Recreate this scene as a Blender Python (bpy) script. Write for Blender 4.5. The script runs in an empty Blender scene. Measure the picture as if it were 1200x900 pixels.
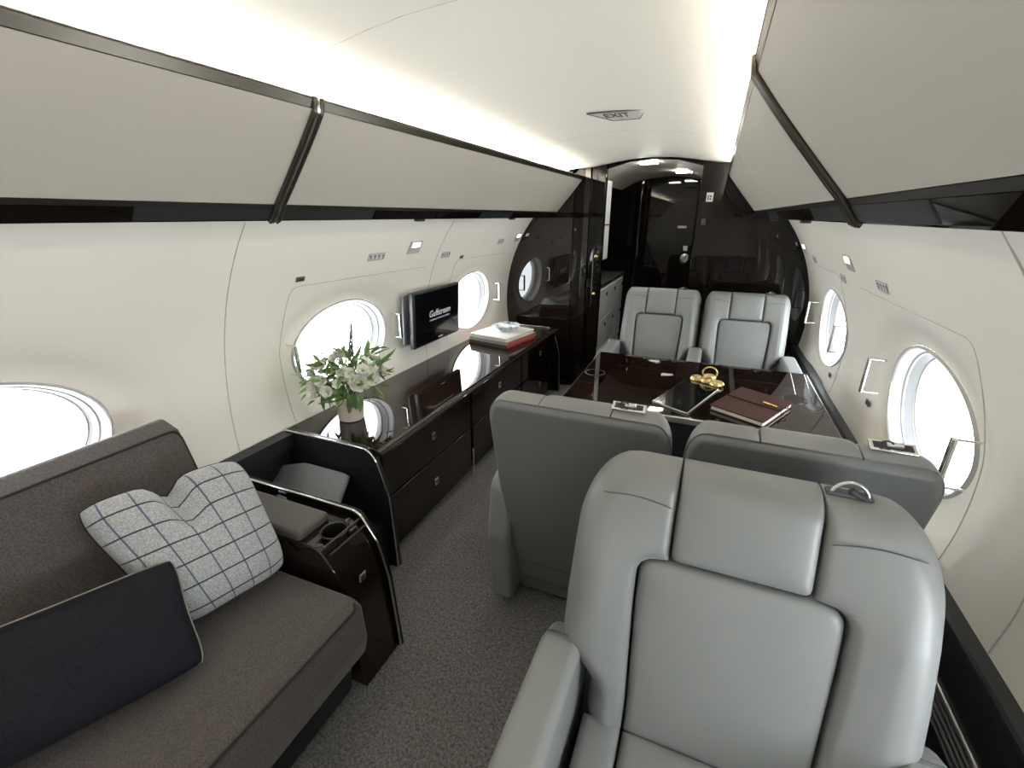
import bpy, bmesh, math, random
import numpy as np
from mathutils import Vector, Matrix
random.seed(7)
PI = math.pi
SC = bpy.context.scene
COL = SC.collection

# ------------------------------------------------------------------ camera
cd = bpy.data.cameras.new('camera'); cam = bpy.data.objects.new('camera', cd); COL.objects.link(cam)
cam.location = (0.49, 0.0, 1.45); cam.rotation_euler = (PI/2 - 0.3538, 0, 0.4024)
cd.lens = 16.0; cd.sensor_width = 36.0; cd.clip_start = 0.02
SC.camera = cam
# ------------------------------------------------------------------ daylight: even white overcast sky outside the windows
SKY = 15.0
DOWNWASH = 5.5
COVE = 17.0
w = bpy.data.worlds.new('overcast_sky'); SC.world = w; w.use_nodes = True
bg = w.node_tree.nodes['Background']; bg.inputs[0].default_value = (0.95, 0.975, 1.0, 1); bg.inputs[1].default_value = SKY
SC.view_settings.view_transform = 'Standard'; SC.view_settings.look = 'None'
SC.view_settings.exposure = 0.22; SC.view_settings.gamma = 1.0; SC.view_settings.use_curve_mapping = False
WIN_Y = [-0.99, 0.38, 1.75, 3.12]; WIN_Z = 0.84; WA = 0.335; WB = 0.222
for sx in (-1, 1):                      # window portals steer the sky light to the openings
    for yc in WIN_Y:
        ld = bpy.data.lights.new('window_portal', 'AREA'); ld.shape = 'RECTANGLE'; ld.size = 0.72; ld.size_y = 0.5
        ld.cycles.is_portal = True
        lo = bpy.data.objects.new('window_portal', ld); COL.objects.link(lo)
        lo.location = (sx*1.30, yc, WIN_Z); lo.rotation_euler = (0, sx*PI/2, 0)

# ------------------------------------------------------------------ materials
def lin(r, g, b): return tuple(((c/255)/12.92 if c/255 < .04045 else ((c/255+.055)/1.055)**2.4) for c in (r, g, b)) + (1,)
MATS = {}
def mat(name, col, rough=.5, metal=0, coat=0, coat_rough=.03, spec=.5, emit=None, estr=0, noise=None, bump=None, sheen=0, ior=1.5, coat_ior=1.5):
    m = bpy.data.materials.new(name); m.use_nodes = True; nt = m.node_tree; b = nt.nodes['Principled BSDF']
    b.inputs['Base Color'].default_value = col if len(col) == 4 else tuple(col)+(1,)
    b.inputs['Roughness'].default_value = rough; b.inputs['Metallic'].default_value = metal
    b.inputs['Coat Weight'].default_value = coat; b.inputs['Coat Roughness'].default_value = coat_rough; b.inputs['Coat IOR'].default_value = coat_ior
    b.inputs['Specular IOR Level'].default_value = spec; b.inputs['IOR'].default_value = ior
    b.inputs['Sheen Weight'].default_value = sheen
    if emit: b.inputs['Emission Color'].default_value = emit; b.inputs['Emission Strength'].default_value = estr
    tc = nt.nodes.new('ShaderNodeTexCoord')
    if noise:   # (scale, amount, detail, stretch)
        mp = nt.nodes.new('ShaderNodeMapping'); mp.inputs['Scale'].default_value = noise[3] if len(noise) > 3 else (1, 1, 1)
        nz = nt.nodes.new('ShaderNodeTexNoise'); nz.inputs['Scale'].default_value = noise[0]; nz.inputs['Detail'].default_value = noise[2]
        cr = nt.nodes.new('ShaderNodeMapRange'); cr.inputs[1].default_value = .3; cr.inputs[2].default_value = .7
        cr.inputs[3].default_value = 1-noise[1]; cr.inputs[4].default_value = 1+noise[1]
        mx = nt.nodes.new('ShaderNodeVectorMath'); mx.operation = 'SCALE'; mx.inputs[0].default_value = b.inputs['Base Color'].default_value[:3]
        L = nt.links.new; L(tc.outputs['Object'], mp.inputs[0]); L(mp.outputs[0], nz.inputs['Vector']); L(nz.outputs[0], cr.inputs[0]); L(cr.outputs[0], mx.inputs['Scale']); L(mx.outputs[0], b.inputs['Base Color'])
    if bump:    # (scale, strength, distance)
        n2 = nt.nodes.new('ShaderNodeTexNoise'); n2.inputs['Scale'].default_value = bump[0]; n2.inputs['Detail'].default_value = 3
        bp = nt.nodes.new('ShaderNodeBump'); bp.inputs['Strength'].default_value = bump[1]; bp.inputs['Distance'].default_value = bump[2]
        nt.links.new(tc.outputs['Object'], n2.inputs['Vector']); nt.links.new(n2.outputs[0], bp.inputs['Height']); nt.links.new(bp.outputs[0], b.inputs['Normal'])
    MATS[name] = m; return m

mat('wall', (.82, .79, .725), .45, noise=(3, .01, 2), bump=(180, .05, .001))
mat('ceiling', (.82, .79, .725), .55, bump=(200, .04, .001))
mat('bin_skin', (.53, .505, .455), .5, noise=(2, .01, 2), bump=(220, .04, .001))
mat('seam', (.45, .44, .41), .7)
mat('frame_white', (.42, .41, .39), .35)
mat('gasket', (.10, .10, .10), .5)
mat('ebony', (.010, .0055, .0035), .25, spec=0., coat=1, coat_rough=.015, coat_ior=1.62, noise=(6, .5, 5, (14, .6, 14)))
mat('ebony_x', (.012, .0065, .0045), .25, spec=0., coat=1, coat_rough=.015, coat_ior=1.62, noise=(6, .5, 5, (.6, 14, 14)))
mat('gloss_black', (.007, .005, .004), .3, spec=0., coat=1, coat_rough=.02, coat_ior=1.36)
mat('satin_black', (.012, .012, .013), .42)
mat('ledge', (.025, .027, .028), .33)
mat('bronze', (.10, .088, .072), .28, metal=.85)
mat('chrome', (.78, .78, .76), .14, metal=1)
mat('steel', (.60, .60, .58), .3, metal=1)
mat('brass', (.75, .55, .2), .25, metal=1)
mat('leather', (.215, .221, .218), .43, noise=(5, .02, 2), bump=(420, .12, .0006))
mat('leather_shell', (.165, .172, .172), .45, noise=(5, .02, 2), bump=(420, .12, .0006))
mat('leather_pad', (.075, .07, .062), .5, bump=(420, .1, .0006))
mat('leather_inset', (.20, .215, .225), .5, bump=(420, .1, .0006))
mat('stitch', (.06, .065, .07), .6)
mat('sofa', (.084, .071, .067), .9, noise=(260, .45, 3), bump=(420, .5, .002), sheen=.25)
mat('sofa_piping', (.02, .018, .018), .8)
mat('navy', (.013, .0135, .018), .85, noise=(150, .2, 2), bump=(500, .3, .001), spec=.2)
mat('navy_piping', (.30, .29, .27), .8)
mat('vent_grey', (.22, .22, .22), .35, metal=.4)
mat('carpet_edge', (.05, .05, .05), .9)
mat('screen', (.004, .004, .005), .12, coat=.6)
mat('screen_text', (.5, .5, .52), .5, emit=(.75, .78, .85, 1), estr=.35)
mat('ink', (.03, .03, .035), .6)
mat('sign_plate', (.62, .62, .60), .4)
mat('sign_icon', (.16, .16, .24), .5)
mat('exit_plate', (.62, .60, .55), .35)
mat('vestibule', (.62, .58, .51), .5)
mat('white_cabinet', (.72, .73, .74), .35)
mat('counter', (.10, .105, .11), .25, noise=(20, .3, 3))
mat('lamp_glow', (1, 1, 1), .5, emit=(1, .97, .9, 1), estr=3.5)
mat('downlight_glow', (1, 1, 1), .5, emit=(1, .97, .9, 1), estr=80)
mat('downwash_glow', (1, 1, 1), .5, emit=(1, .965, .89, 1), estr=DOWNWASH)
mat('cove_glow', (1, 1, 1), .5, emit=(1, .955, .86, 1), estr=COVE)
mat('vase', (.62, .55, .50), .25, coat=.4)
mat('leaf', (.13, .23, .06), .5, noise=(30, .35, 2))
mat('leaf_pale', (.26, .34, .13), .5, noise=(30, .3, 2))
mat('stem', (.09, .15, .05), .6)
mat('petal', (.84, .83, .74), .55, noise=(40, .05, 2))
mat('petal_core', (.62, .64, .30), .6)
mat('spire', (.12, .11, .12), .7)
mat('book_cream', (.62, .60, .53), .6)
mat('book_grey', (.32, .31, .28), .6)
mat('book_brown', (.06, .045, .04), .5)
mat('book_red', (.50, .035, .04), .5)
mat('paper', (.72, .68, .58), .7)
mat('notebook', (.048, .014, .009), .5, spec=.25, noise=(40, .25, 3), bump=(160, .2, .001))
mat('strap', (.02, .01, .008), .6)
mat('gold', (.62, .49, .22), .32, metal=1, bump=(120, .5, .003))
mat('tablet', (.005, .005, .006), .1, coat=1)

def node_mat(name): m = bpy.data.materials.new(name); m.use_nodes = True; MATS[name] = m; return m, m.node_tree, m.node_tree.nodes['Principled BSDF']
# thin window glass: clear with a weak mirror
m = bpy.data.materials.new('glass_pane'); m.use_nodes = True; nt = m.node_tree; nt.nodes.clear()
o_ = nt.nodes.new('ShaderNodeOutputMaterial'); mx = nt.nodes.new('ShaderNodeMixShader'); tr = nt.nodes.new('ShaderNodeBsdfTransparent'); gl = nt.nodes.new('ShaderNodeBsdfGlossy')
gl.inputs['Roughness'].default_value = .02; tr.inputs[0].default_value = (.95, .97, .98, 1); mx.inputs[0].default_value = .05
nt.links.new(tr.outputs[0], mx.inputs[1]); nt.links.new(gl.outputs[0], mx.inputs[2]); nt.links.new(mx.outputs[0], o_.inputs[0]); MATS['glass_pane'] = m
# cut glass bowl
m, nt, b = node_mat('bowl_glass'); b.inputs['Base Color'].default_value = (.72, .80, .92, 1); b.inputs['Roughness'].default_value = .06; b.inputs['Transmission Weight'].default_value = .75; b.inputs['IOR'].default_value = 1.45
vz = nt.nodes.new('ShaderNodeTexVoronoi'); vz.inputs['Scale'].default_value = 28; tc = nt.nodes.new('ShaderNodeTexCoord'); rp = nt.nodes.new('ShaderNodeValToRGB')
rp.color_ramp.elements[0].color = (.10, .16, .34, 1); rp.color_ramp.elements[1].color = (.9, .92, .95, 1); rp.color_ramp.elements[0].position = .2; rp.color_ramp.elements[1].position = .42
nt.links.new(tc.outputs['Object'], vz.inputs['Vector']); nt.links.new(vz.outputs[0], rp.inputs[0]); nt.links.new(rp.outputs[0], b.inputs['Base Color'])
# woven carpet
m, nt, b = node_mat('carpet'); b.inputs['Roughness'].default_value = .95; b.inputs['Specular IOR Level'].default_value = .1
tc = nt.nodes.new('ShaderNodeTexCoord'); vo = nt.nodes.new('ShaderNodeTexVoronoi'); vo.inputs['Scale'].default_value = 1; vo.inputs['Randomness'].default_value = .55
mp = nt.nodes.new('ShaderNodeMapping'); mp.inputs['Scale'].default_value = (330, 190, 190); nt.links.new(tc.outputs['Object'], mp.inputs[0]); nt.links.new(mp.outputs[0], vo.inputs['Vector'])
nz = nt.nodes.new('ShaderNodeTexNoise'); nz.inputs['Scale'].default_value = 110; nz.inputs['Detail'].default_value = 3; nt.links.new(tc.outputs['Object'], nz.inputs['Vector'])
ad = nt.nodes.new('ShaderNodeMath'); ad.operation = 'MULTIPLY_ADD'; ad.inputs[1].default_value = .55; nt.links.new(vo.outputs['Distance'], ad.inputs[0]); nt.links.new(nz.outputs[0], ad.inputs[2])
rp = nt.nodes.new('ShaderNodeValToRGB'); rp.color_ramp.elements[0].position = .45; rp.color_ramp.elements[1].position = 1.1
rp.color_ramp.elements[0].color = (.30, .292, .285, 1); rp.color_ramp.elements[1].color = (.09, .088, .086, 1)
nt.links.new(ad.outputs[0], rp.inputs[0]); nt.links.new(rp.outputs[0], b.inputs['Base Color'])
bp = nt.nodes.new('ShaderNodeBump'); bp.inputs['Strength'].default_value = .6; bp.inputs['Distance'].default_value = .003; bp.invert = True
nt.links.new(ad.outputs[0], bp.inputs['Height']); nt.links.new(bp.outputs[0], b.inputs['Normal'])
# windowpane plaid on the pillow (UV)
m, nt, b = node_mat('plaid'); b.inputs['Roughness'].default_value = .9; b.inputs['Sheen Weight'].default_value = .2
uv = nt.nodes.new('ShaderNodeUVMap'); sp = nt.nodes.new('ShaderNodeSeparateXYZ'); nt.links.new(uv.outputs[0], sp.inputs[0])
tc = nt.nodes.new('ShaderNodeTexCoord'); nz = nt.nodes.new('ShaderNodeTexNoise'); nz.inputs['Scale'].default_value = 240; nz.inputs['Detail'].default_value = 2; nt.links.new(tc.outputs['Object'], nz.inputs['Vector'])
rp = nt.nodes.new('ShaderNodeValToRGB'); rp.color_ramp.elements[0].position = .35; rp.color_ramp.elements[1].position = .65
rp.color_ramp.elements[0].color = (.28, .295, .305, 1); rp.color_ramp.elements[1].color = (.48, .49, .49, 1); nt.links.new(nz.outputs[0], rp.inputs[0])
last = rp.outputs[0]
for ax, n, wd, col in ((0, 5.6, .030, (.09, .11, .19, 1)), (1, 6.2, .034, (.035, .037, .05, 1))):
    mu = nt.nodes.new('ShaderNodeMath'); mu.operation = 'MULTIPLY'; mu.inputs[1].default_value = n; nt.links.new(sp.outputs[ax], mu.inputs[0])
    fr = nt.nodes.new('ShaderNodeMath'); fr.operation = 'FRACT'; nt.links.new(mu.outputs[0], fr.inputs[0])
    lt = nt.nodes.new('ShaderNodeMath'); lt.operation = 'COMPARE'; lt.inputs[1].default_value = .5; lt.inputs[2].default_value = wd; nt.links.new(fr.outputs[0], lt.inputs[0])
    mi = nt.nodes.new('ShaderNodeMix'); mi.data_type = 'RGBA'; nt.links.new(lt.outputs[0], mi.inputs['Factor']); nt.links.new(last, mi.inputs['A']); mi.inputs['B'].default_value = col; last = mi.outputs['Result']
nt.links.new(last, b.inputs['Base Color'])
bp = nt.nodes.new('ShaderNodeBump'); bp.inputs['Strength'].default_value = .3; bp.inputs['Distance'].default_value = .001; nt.links.new(nz.outputs[0], bp.inputs['Height']); nt.links.new(bp.outputs[0], b.inputs['Normal'])

# ------------------------------------------------------------------ helpers
def link(name, me, m, parent=None, smooth=True, auto=None):
    if m: me.materials.append(MATS[m] if isinstance(m, str) else m)
    if smooth:
        for p in me.polygons: p.use_smooth = True
    if auto is not None:
        try: me.set_sharp_from_angle(angle=math.radians(auto))
        except Exception: pass
    o = bpy.data.objects.new(name, me); COL.objects.link(o)
    if parent: o.parent = parent
    return o
def mesh(name, verts, faces, m, parent=None, smooth=True, auto=None):
    me = bpy.data.meshes.new(name); me.from_pydata([tuple(map(float, v)) for v in verts], [], faces); me.update()
    bm = bmesh.new(); bm.from_mesh(me); bmesh.ops.recalc_face_normals(bm, faces=bm.faces); bm.to_mesh(me); bm.free()
    return link(name, me, m, parent, smooth, auto)
def tag(o, label, cat=None, group=None, kind=None):
    if label: o['label'] = label
    if cat: o['category'] = cat
    if group: o['group'] = group
    if kind: o['kind'] = kind
    return o
def struct(o): o['kind'] = 'structure'; return o
def empty(name, loc=(0, 0, 0), rz=0, label=None, cat=None, group=None):
    o = bpy.data.objects.new(name, None); o.empty_display_size = .1; COL.objects.link(o); o.location = loc; o.rotation_euler = (0, 0, rz)
    return tag(o, label, cat, group)
def rbox(name, size, c, r, m, parent=None, rot=None, seg=3):
    bm = bmesh.new(); bmesh.ops.create_cube(bm, size=1)
    for v in bm.verts: v.co = Vector((v.co.x*size[0], v.co.y*size[1], v.co.z*size[2]))
    r = min(r, min(size)*.49)
    if r > 0: bmesh.ops.bevel(bm, geom=list(bm.edges), offset=r, segments=seg, profile=.5, affect='EDGES', clamp_overlap=True)
    M = Matrix.Translation(c)
    if rot: M = M @ Matrix.Rotation(rot[2], 4, 'Z') @ Matrix.Rotation(rot[1], 4, 'Y') @ Matrix.Rotation(rot[0], 4, 'X')
    bmesh.ops.transform(bm, matrix=M, verts=bm.verts)
    me = bpy.data.meshes.new(name); bm.to_mesh(me); bm.free()
    return wn_(link(name, me, m, parent, True, 40))
def wn_(o):
    md = o.modifiers.new('weighted_normals', 'WEIGHTED_NORMAL'); md.keep_sharp = True; md.weight = 100; return o
def prism(name, pts, ax, a, b, m, parent=None, bev=0, seg=3, auto=35):
    """polygon pts in the plane across axis ax ('x': (y,z), 'y': (x,z), 'z': (x,y)) extruded from a to b"""
    def P(p, t): return {'x': (t, p[0], p[1]), 'y': (p[0], t, p[1]), 'z': (p[0], p[1], t)}[ax]
    n = len(pts); bm = bmesh.new()
    A = [bm.verts.new(P(p, a)) for p in pts]; B = [bm.verts.new(P(p, b)) for p in pts]
    fa = bm.faces.new(A); fb = bm.faces.new(B[::-1])
    for i in range(n): bm.faces.new((A[i], B[i], B[(i+1) % n], A[(i+1) % n]))
    bmesh.ops.recalc_face_normals(bm, faces=bm.faces)
    if bev:
        es = list({e for f in (fa, fb) for e in f.edges})
        bmesh.ops.bevel(bm, geom=es, offset=bev, segments=seg, profile=.5, affect='EDGES', clamp_overlap=True)
    me = bpy.data.meshes.new(name); bm.to_mesh(me); bm.free()
    return wn_(link(name, me, m, parent, True, auto))
def rpoly(pts, radii, seg=6):
    """round the corners of a polygon"""
    out = []; n = len(pts)
    if not hasattr(radii, '__len__'): radii = [radii]*n
    for i in range(n):
        p = Vector(pts[i]).to_2d() if len(pts[i]) > 2 else Vector(pts[i]); a = Vector(pts[i-1]); c = Vector(pts[(i+1) % n]); r = radii[i]
        if r <= 0: out.append(tuple(p)); continue
        d1 = (a-p).normalized(); d2 = (c-p).normalized(); ang = d1.angle(d2); t = r/math.tan(ang/2)
        t = min(t, (a-p).length*.49, (c-p).length*.49)
        p1 = p+d1*t; p2 = p+d2*t
        for k in range(seg+1):
            s = k/seg; q = p1*(1-s)**2 + p*2*s*(1-s) + p2*s*s; out.append(tuple(q))
    return out
def tube(name, pts, r, m, parent=None, closed=False, n=8, flat=1.0, flat_dir=None):
    P = [Vector(p) for p in pts]; N = len(P); V = []; F = []; up = None
    for i in range(N):
        if closed: t = (P[(i+1) % N]-P[i-1])
        else: t = P[min(i+1, N-1)]-P[max(i-1, 0)]
        t.normalize()
        if flat_dir is not None: up = Vector(flat_dir); up = (up-t*up.dot(t)).normalized()
        elif up is None:
            up = Vector((0, 0, 1)) if abs(t.z) < .9 else Vector((1, 0, 0)); up = (up-t*up.dot(t)).normalized()
        else: up = (up-t*up.dot(t)).normalized()
        s = t.cross(up)
        rr = r[i] if hasattr(r, '__len__') else r
        for k in range(n):
            a = 2*PI*k/n; V.append(P[i]+up*(math.cos(a)*rr*flat)+s*(math.sin(a)*rr))
    M = N if closed else N-1
    for i in range(M):
        for k in range(n):
            F.append((i*n+k, i*n+(k+1) % n, ((i+1) % N)*n+(k+1) % n, ((i+1) % N)*n+k))
    if not closed: F.append(tuple(range(n))); F.append(tuple(range((N-1)*n, N*n)))
    return mesh(name, V, F, m, parent, True, 50)
def bez(p0, p1, p2, n=12): 
    p0, p1, p2 = map(Vector, (p0, p1, p2)); return [p0*(1-t)**2+p1*2*t*(1-t)+p2*t*t for t in (i/n for i in range(n+1))]
def lathe(name, prof, c, m, parent=None, n=40, cap=True, wave=0, waves=8):
    V = []; F = []
    for (r, z) in prof:
        for k in range(n):
            a = 2*PI*k/n; rr = r*(1+wave*math.cos(waves*a)); V.append((c[0]+rr*math.cos(a), c[1]+rr*math.sin(a), c[2]+z))
    for i in range(len(prof)-1):
        for k in range(n): F.append((i*n+k, i*n+(k+1) % n, (i+1)*n+(k+1) % n, (i+1)*n+k))
    if cap: F.append(tuple(range(n))); F.append(tuple(range((len(prof)-1)*n, len(prof)*n)))
    return mesh(name, V, F, m, parent, True, 40)
def sweep_y(name, prof, y0, y1, m, parent=None, ny=1, auto=30):
    """open profile (x,z) swept along y"""
    V = []; F = []; n = len(prof)
    for j in range(ny+1):
        y = y0+(y1-y0)*j/ny
        for p in prof: V.append((p[0], y, p[1]))
    for j in range(ny):
        for i in range(n-1): F.append((j*n+i, j*n+i+1, (j+1)*n+i+1, (j+1)*n+i))
    return mesh(name, V, F, m, parent, True, auto)
def cut(o, cutter):
    md = o.modifiers.new('cut', 'BOOLEAN'); md.object = cutter; md.operation = 'DIFFERENCE'; md.solver = 'EXACT'
    dg = bpy.context.evaluated_depsgraph_get(); me = bpy.data.meshes.new_from_object(o.evaluated_get(dg)); o.modifiers.clear(); o.data = me
    try: me.set_sharp_from_angle(angle=math.radians(35))
    except Exception: pass
    bpy.data.objects.remove(cutter); wn_(o)
def text(name, body, size, M, m, parent=None, extrude=.0008, align='CENTER', shear=0, space=1):
    cu = bpy.data.curves.new(name, 'FONT'); cu.body = body; cu.size = size; cu.extrude = extrude; cu.align_x = align; cu.align_y = 'CENTER'; cu.shear = shear; cu.space_character = space
    t = bpy.data.objects.new(name, cu); COL.objects.link(t); dg = bpy.context.evaluated_depsgraph_get(); dg.update()
    me = bpy.data.meshes.new_from_object(t.evaluated_get(dg)); bpy.data.objects.remove(t); me.transform(M); me.name = name
    return link(name, me, m, parent, False)
def frame(o, x, y, z): # matrix from origin + axes
    M = Matrix.Identity(4)
    for i, a in enumerate((x, y, z)):
        a = Vector(a)
        for k in range(3): M[k][i] = a[k]
    for k in range(3): M[k][3] = o[k]
    return M
def copy_tree(o, parent=None):
    c = o.copy(); COL.objects.link(c); c.parent = parent
    for ch in list(o.children): copy_tree(ch, c)
    return c

D = 3.776      # bulkhead plane
YB = -1.675    # rear end of the built cabin
def WX(z): return .049 + math.sqrt(max(1.119**2-(z-.74)**2, 0))
def smooth(a, b, x):
    t = min(1, max(0, (x-a)/(b-a))); return t*t*(3-2*t)

# ================================================================== SHELL
struct(mesh('floor', [(-1.2, YB, 0), (1.2, YB, 0), (1.2, 5.2, 0), (-1.2, 5.2, 0), (-1.2, YB, -.03), (1.2, YB, -.03), (1.2, 5.2, -.03), (-1.2, 5.2, -.03)], [(0, 1, 2, 3), (4, 5, 6, 7), (0, 1, 5, 4), (1, 2, 6, 5), (2, 3, 7, 6), (3, 0, 4, 7)], 'carpet', smooth=False))

ZL, ZH = .50, 1.475
def wall_side(sx, name):
    V = []; F = []
    for yc in WIN_Y:
        half = .685; y0, y1 = yc-half, yc+half
        if yc == WIN_Y[-1]: y1 = D+.01
        angs = [2*PI*k/96 for k in range(96)]
        for cy, cz in ((y0, ZL), (y1, ZL), (y0, ZH), (y1, ZH)): angs.append(math.atan2(cz-WIN_Z, cy-yc) % (2*PI))
        angs = sorted(angs); n = len(angs); rings = [0, .03, .07, .12, .18, .25, .33, .42, .52, .64, .76, .88, 1]
        b0 = len(V)
        for t in rings:
            for a in angs:
                ca, sa = math.cos(a), math.sin(a)
                re = 1/math.sqrt((ca/WA)**2+(sa/WB)**2)
                rr = min(((y1-yc) if ca > 0 else (yc-y0))/max(abs(ca), 1e-9), ((ZH-WIN_Z) if sa > 0 else (WIN_Z-ZL))/max(abs(sa), 1e-9))
                r = re+(rr-re)*t; y = yc+r*ca; z = WIN_Z+r*sa
                off = .030*(1-smooth(1.12, 1.50, r/re))
                V.append((sx*(WX(z)+off), y, z))
        for i in range(len(rings)-1):
            for k in range(n): F.append((b0+i*n+k, b0+i*n+(k+1) % n, b0+(i+1)*n+(k+1) % n, b0+(i+1)*n+k))
    b0 = len(V)   # lower panel down to the floor
    for z in (ZL, .3, -.02):
        for y in (YB, D+.01): V.append((sx*(1.166 if z < ZL else WX(z)), y, z))
    F += [(b0, b0+1, b0+3, b0+2), (b0+2, b0+3, b0+5, b0+4)]
    return struct(mesh(name, V, F, 'wall', None, True, 40))
wl = wall_side(-1, 'wall_left'); wr = wall_side(1, 'wall_right')
def wall_line(pts, sx, parent, r=.0018, m='seam', name='panel_seam'):
    P = []
    for i in range(len(pts)-1):
        for k in range(8):
            s = k/8; P.append((pts[i][0]*(1-s)+pts[i+1][0]*s, pts[i][1]*(1-s)+pts[i+1][1]*s))
    P.append(pts[-1])
    return tube(name, [(sx*(WX(z)-.0002), y, z) for y, z in P], r, m, parent, n=6)
for sx, par in ((-1, wl), (1, wr)):
    for y in (-.305, 1.065, 2.435):
        if sx > 0 and y == 2.435: continue
        wall_line([(y, .56), (y+.02, .9), (y+.045, 1.43)] if sx < 0 else [(y, .56), (y, 1.43)], sx, par)
    for yc in WIN_Y[2:]:
        a = rpoly([(yc+.62, 1.165), (yc-.37, 1.175), (yc-.42, .9), (yc-.40, .57)], [0, .05, .2, 0], 6)
        if yc > 3: a = rpoly([(yc+.45, 1.165), (yc-.37, 1.175), (yc-.42, .9), (yc-.40, .57)], [0, .05, .2, 0], 6)
        wall_line(a, sx, par, .0014)

# window frames, panes and shade handles
wn = 0
def make_window(sx, yc, idx):
    root = struct(empty('window_%d' % idx, (sx*1.16, yc, WIN_Z)))
    prof = [(1.0, .030, 'frame_white'), (.985, .020, ''), (.968, .022, ''), (.955, .034, ''), (.945, .056, ''), (.935, .060, ''), (.925, .060, ''), (.915, .066, ''), (.908, .092, ''), (.898, .096, ''), (.888, .096, ''), (.88, .102, ''), (.878, .128, '')]
    def ring(name, pr, m):
        V = []; F = []; n = 72
        for (s, d) in pr:
            for k in range(n):
                a = 2*PI*k/n; y = WA*s*math.cos(a); z = WB*(s-(1-s)*.25)*math.sin(a); V.append((sx*(WX(WIN_Z+z)+d-1.16), y, z))
        for i in range(len(pr)-1):
            for k in range(n): F.append((i*n+k, i*n+(k+1) % n, (i+1)*n+(k+1) % n, (i+1)*n+k))
        return mesh(name, V, F, m, root, True, 50)
    ring('window_frame', [(p[0], p[1]) for p in prof[:8]], 'frame_white')
    ring('gasket', [(p[0], p[1]) for p in prof[7:9]], 'gasket')
    ring('outer_frame', [(p[0], p[1]) for p in prof[8:]]+[(1.12, .135)], 'frame_white')
    V = []; n = 48; 
    for d in (.106, .111):
        for k in range(n):
            a = 2*PI*k/n; V.append((sx*(1.165+d-1.16), WA*.90*math.cos(a), WB*.89*math.sin(a)))
    F = [tuple(range(n)), tuple(range(n, 2*n))]+[(k, (k+1) % n, n+(k+1) % n, n+k) for k in range(n)]
    mesh('pane', V, F, 'glass_pane', root, False)
    for s in (-1, 1):
        if yc < 1: continue
        yh = s*.372; zc = .015; hh = .072; xo = sx*(WX(WIN_Z)-1.16)
        h = rbox('shade_handle', (.012, .020, 2*hh), (xo-sx*.052, yh, zc), .004, 'chrome', root)
        hb = []
        for q in (-1, 1):
            tube('bracket_rod', [(xo-sx*.052, yh, zc+q*(hh-.004)), (xo+sx*.004, yh, zc+q*(hh-.004))], .0035, 'chrome', h)
    return root
i = 1
for sx in (-1, 1):
    for yc in WIN_Y: make_window(sx, yc, i); i += 1

# ceiling
cp = [(.66, 1.775), (.62, 1.790), (.56, 1.797), (.50, 1.799), (.44, 1.803), (.36, 1.815), (.27, 1.831), (.18, 1.843), (.09, 1.850), (0, 1.853)]
cprof = [(-x, z) for x, z in cp]+[(x, z) for x, z in cp[-2::-1]]
ceil = struct(sweep_y('ceiling', cprof, YB, D+.02, 'ceiling', None, 4, 60))
def ceil_z(x):
    x = abs(x); pts = cp[::-1]
    for (x0, z0), (x1, z1) in zip(pts, pts[1:]):
        if x <= x1: return z0+(z1-z0)*(x-x0)/(x1-x0)
    return pts[-1][1]
for y in (.98, 2.60): tube('panel_seam', [(x, y, ceil_z(x)+.0009) for x in np.linspace(-.56, .56, 30)], .0013, 'seam', ceil, n=6)
for sx in (-1, 1): tube('panel_seam', [(sx*.455, y, ceil_z(.455)+.0010) for y in np.linspace(YB, D, 6)], .0013, 'seam', ceil, n=6)

# unseen envelope added above the windows and around the vestibule to keep daylight out
op = [(-1.12, 1.22), (-1.06, 1.50), (-.85, 1.78), (-.5, 1.95), (0, 2.0), (.5, 1.95), (.85, 1.78), (1.06, 1.50), (1.12, 1.22)]
struct(sweep_y('wall_light_seal', op, YB-.02, D, 'satin_black'))
struct(sweep_y('wall_light_seal_front', [(-1.22, -.02), (-1.22, 1.3), (-.9, 1.8), (0, 2.0), (.9, 1.8), (1.22, 1.3), (1.22, -.02)], D-.1, 5.25, 'satin_black'))
struct(mesh('wall_light_seal_end', [(-1.23, 5.2, -.03), (1.23, 5.2, -.03), (1.23, 5.2, 2.0), (-1.23, 5.2, 2.0)], [(0, 1, 2, 3)], 'satin_black', smooth=False))  # closes the far end of the added light-blocking envelope
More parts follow.
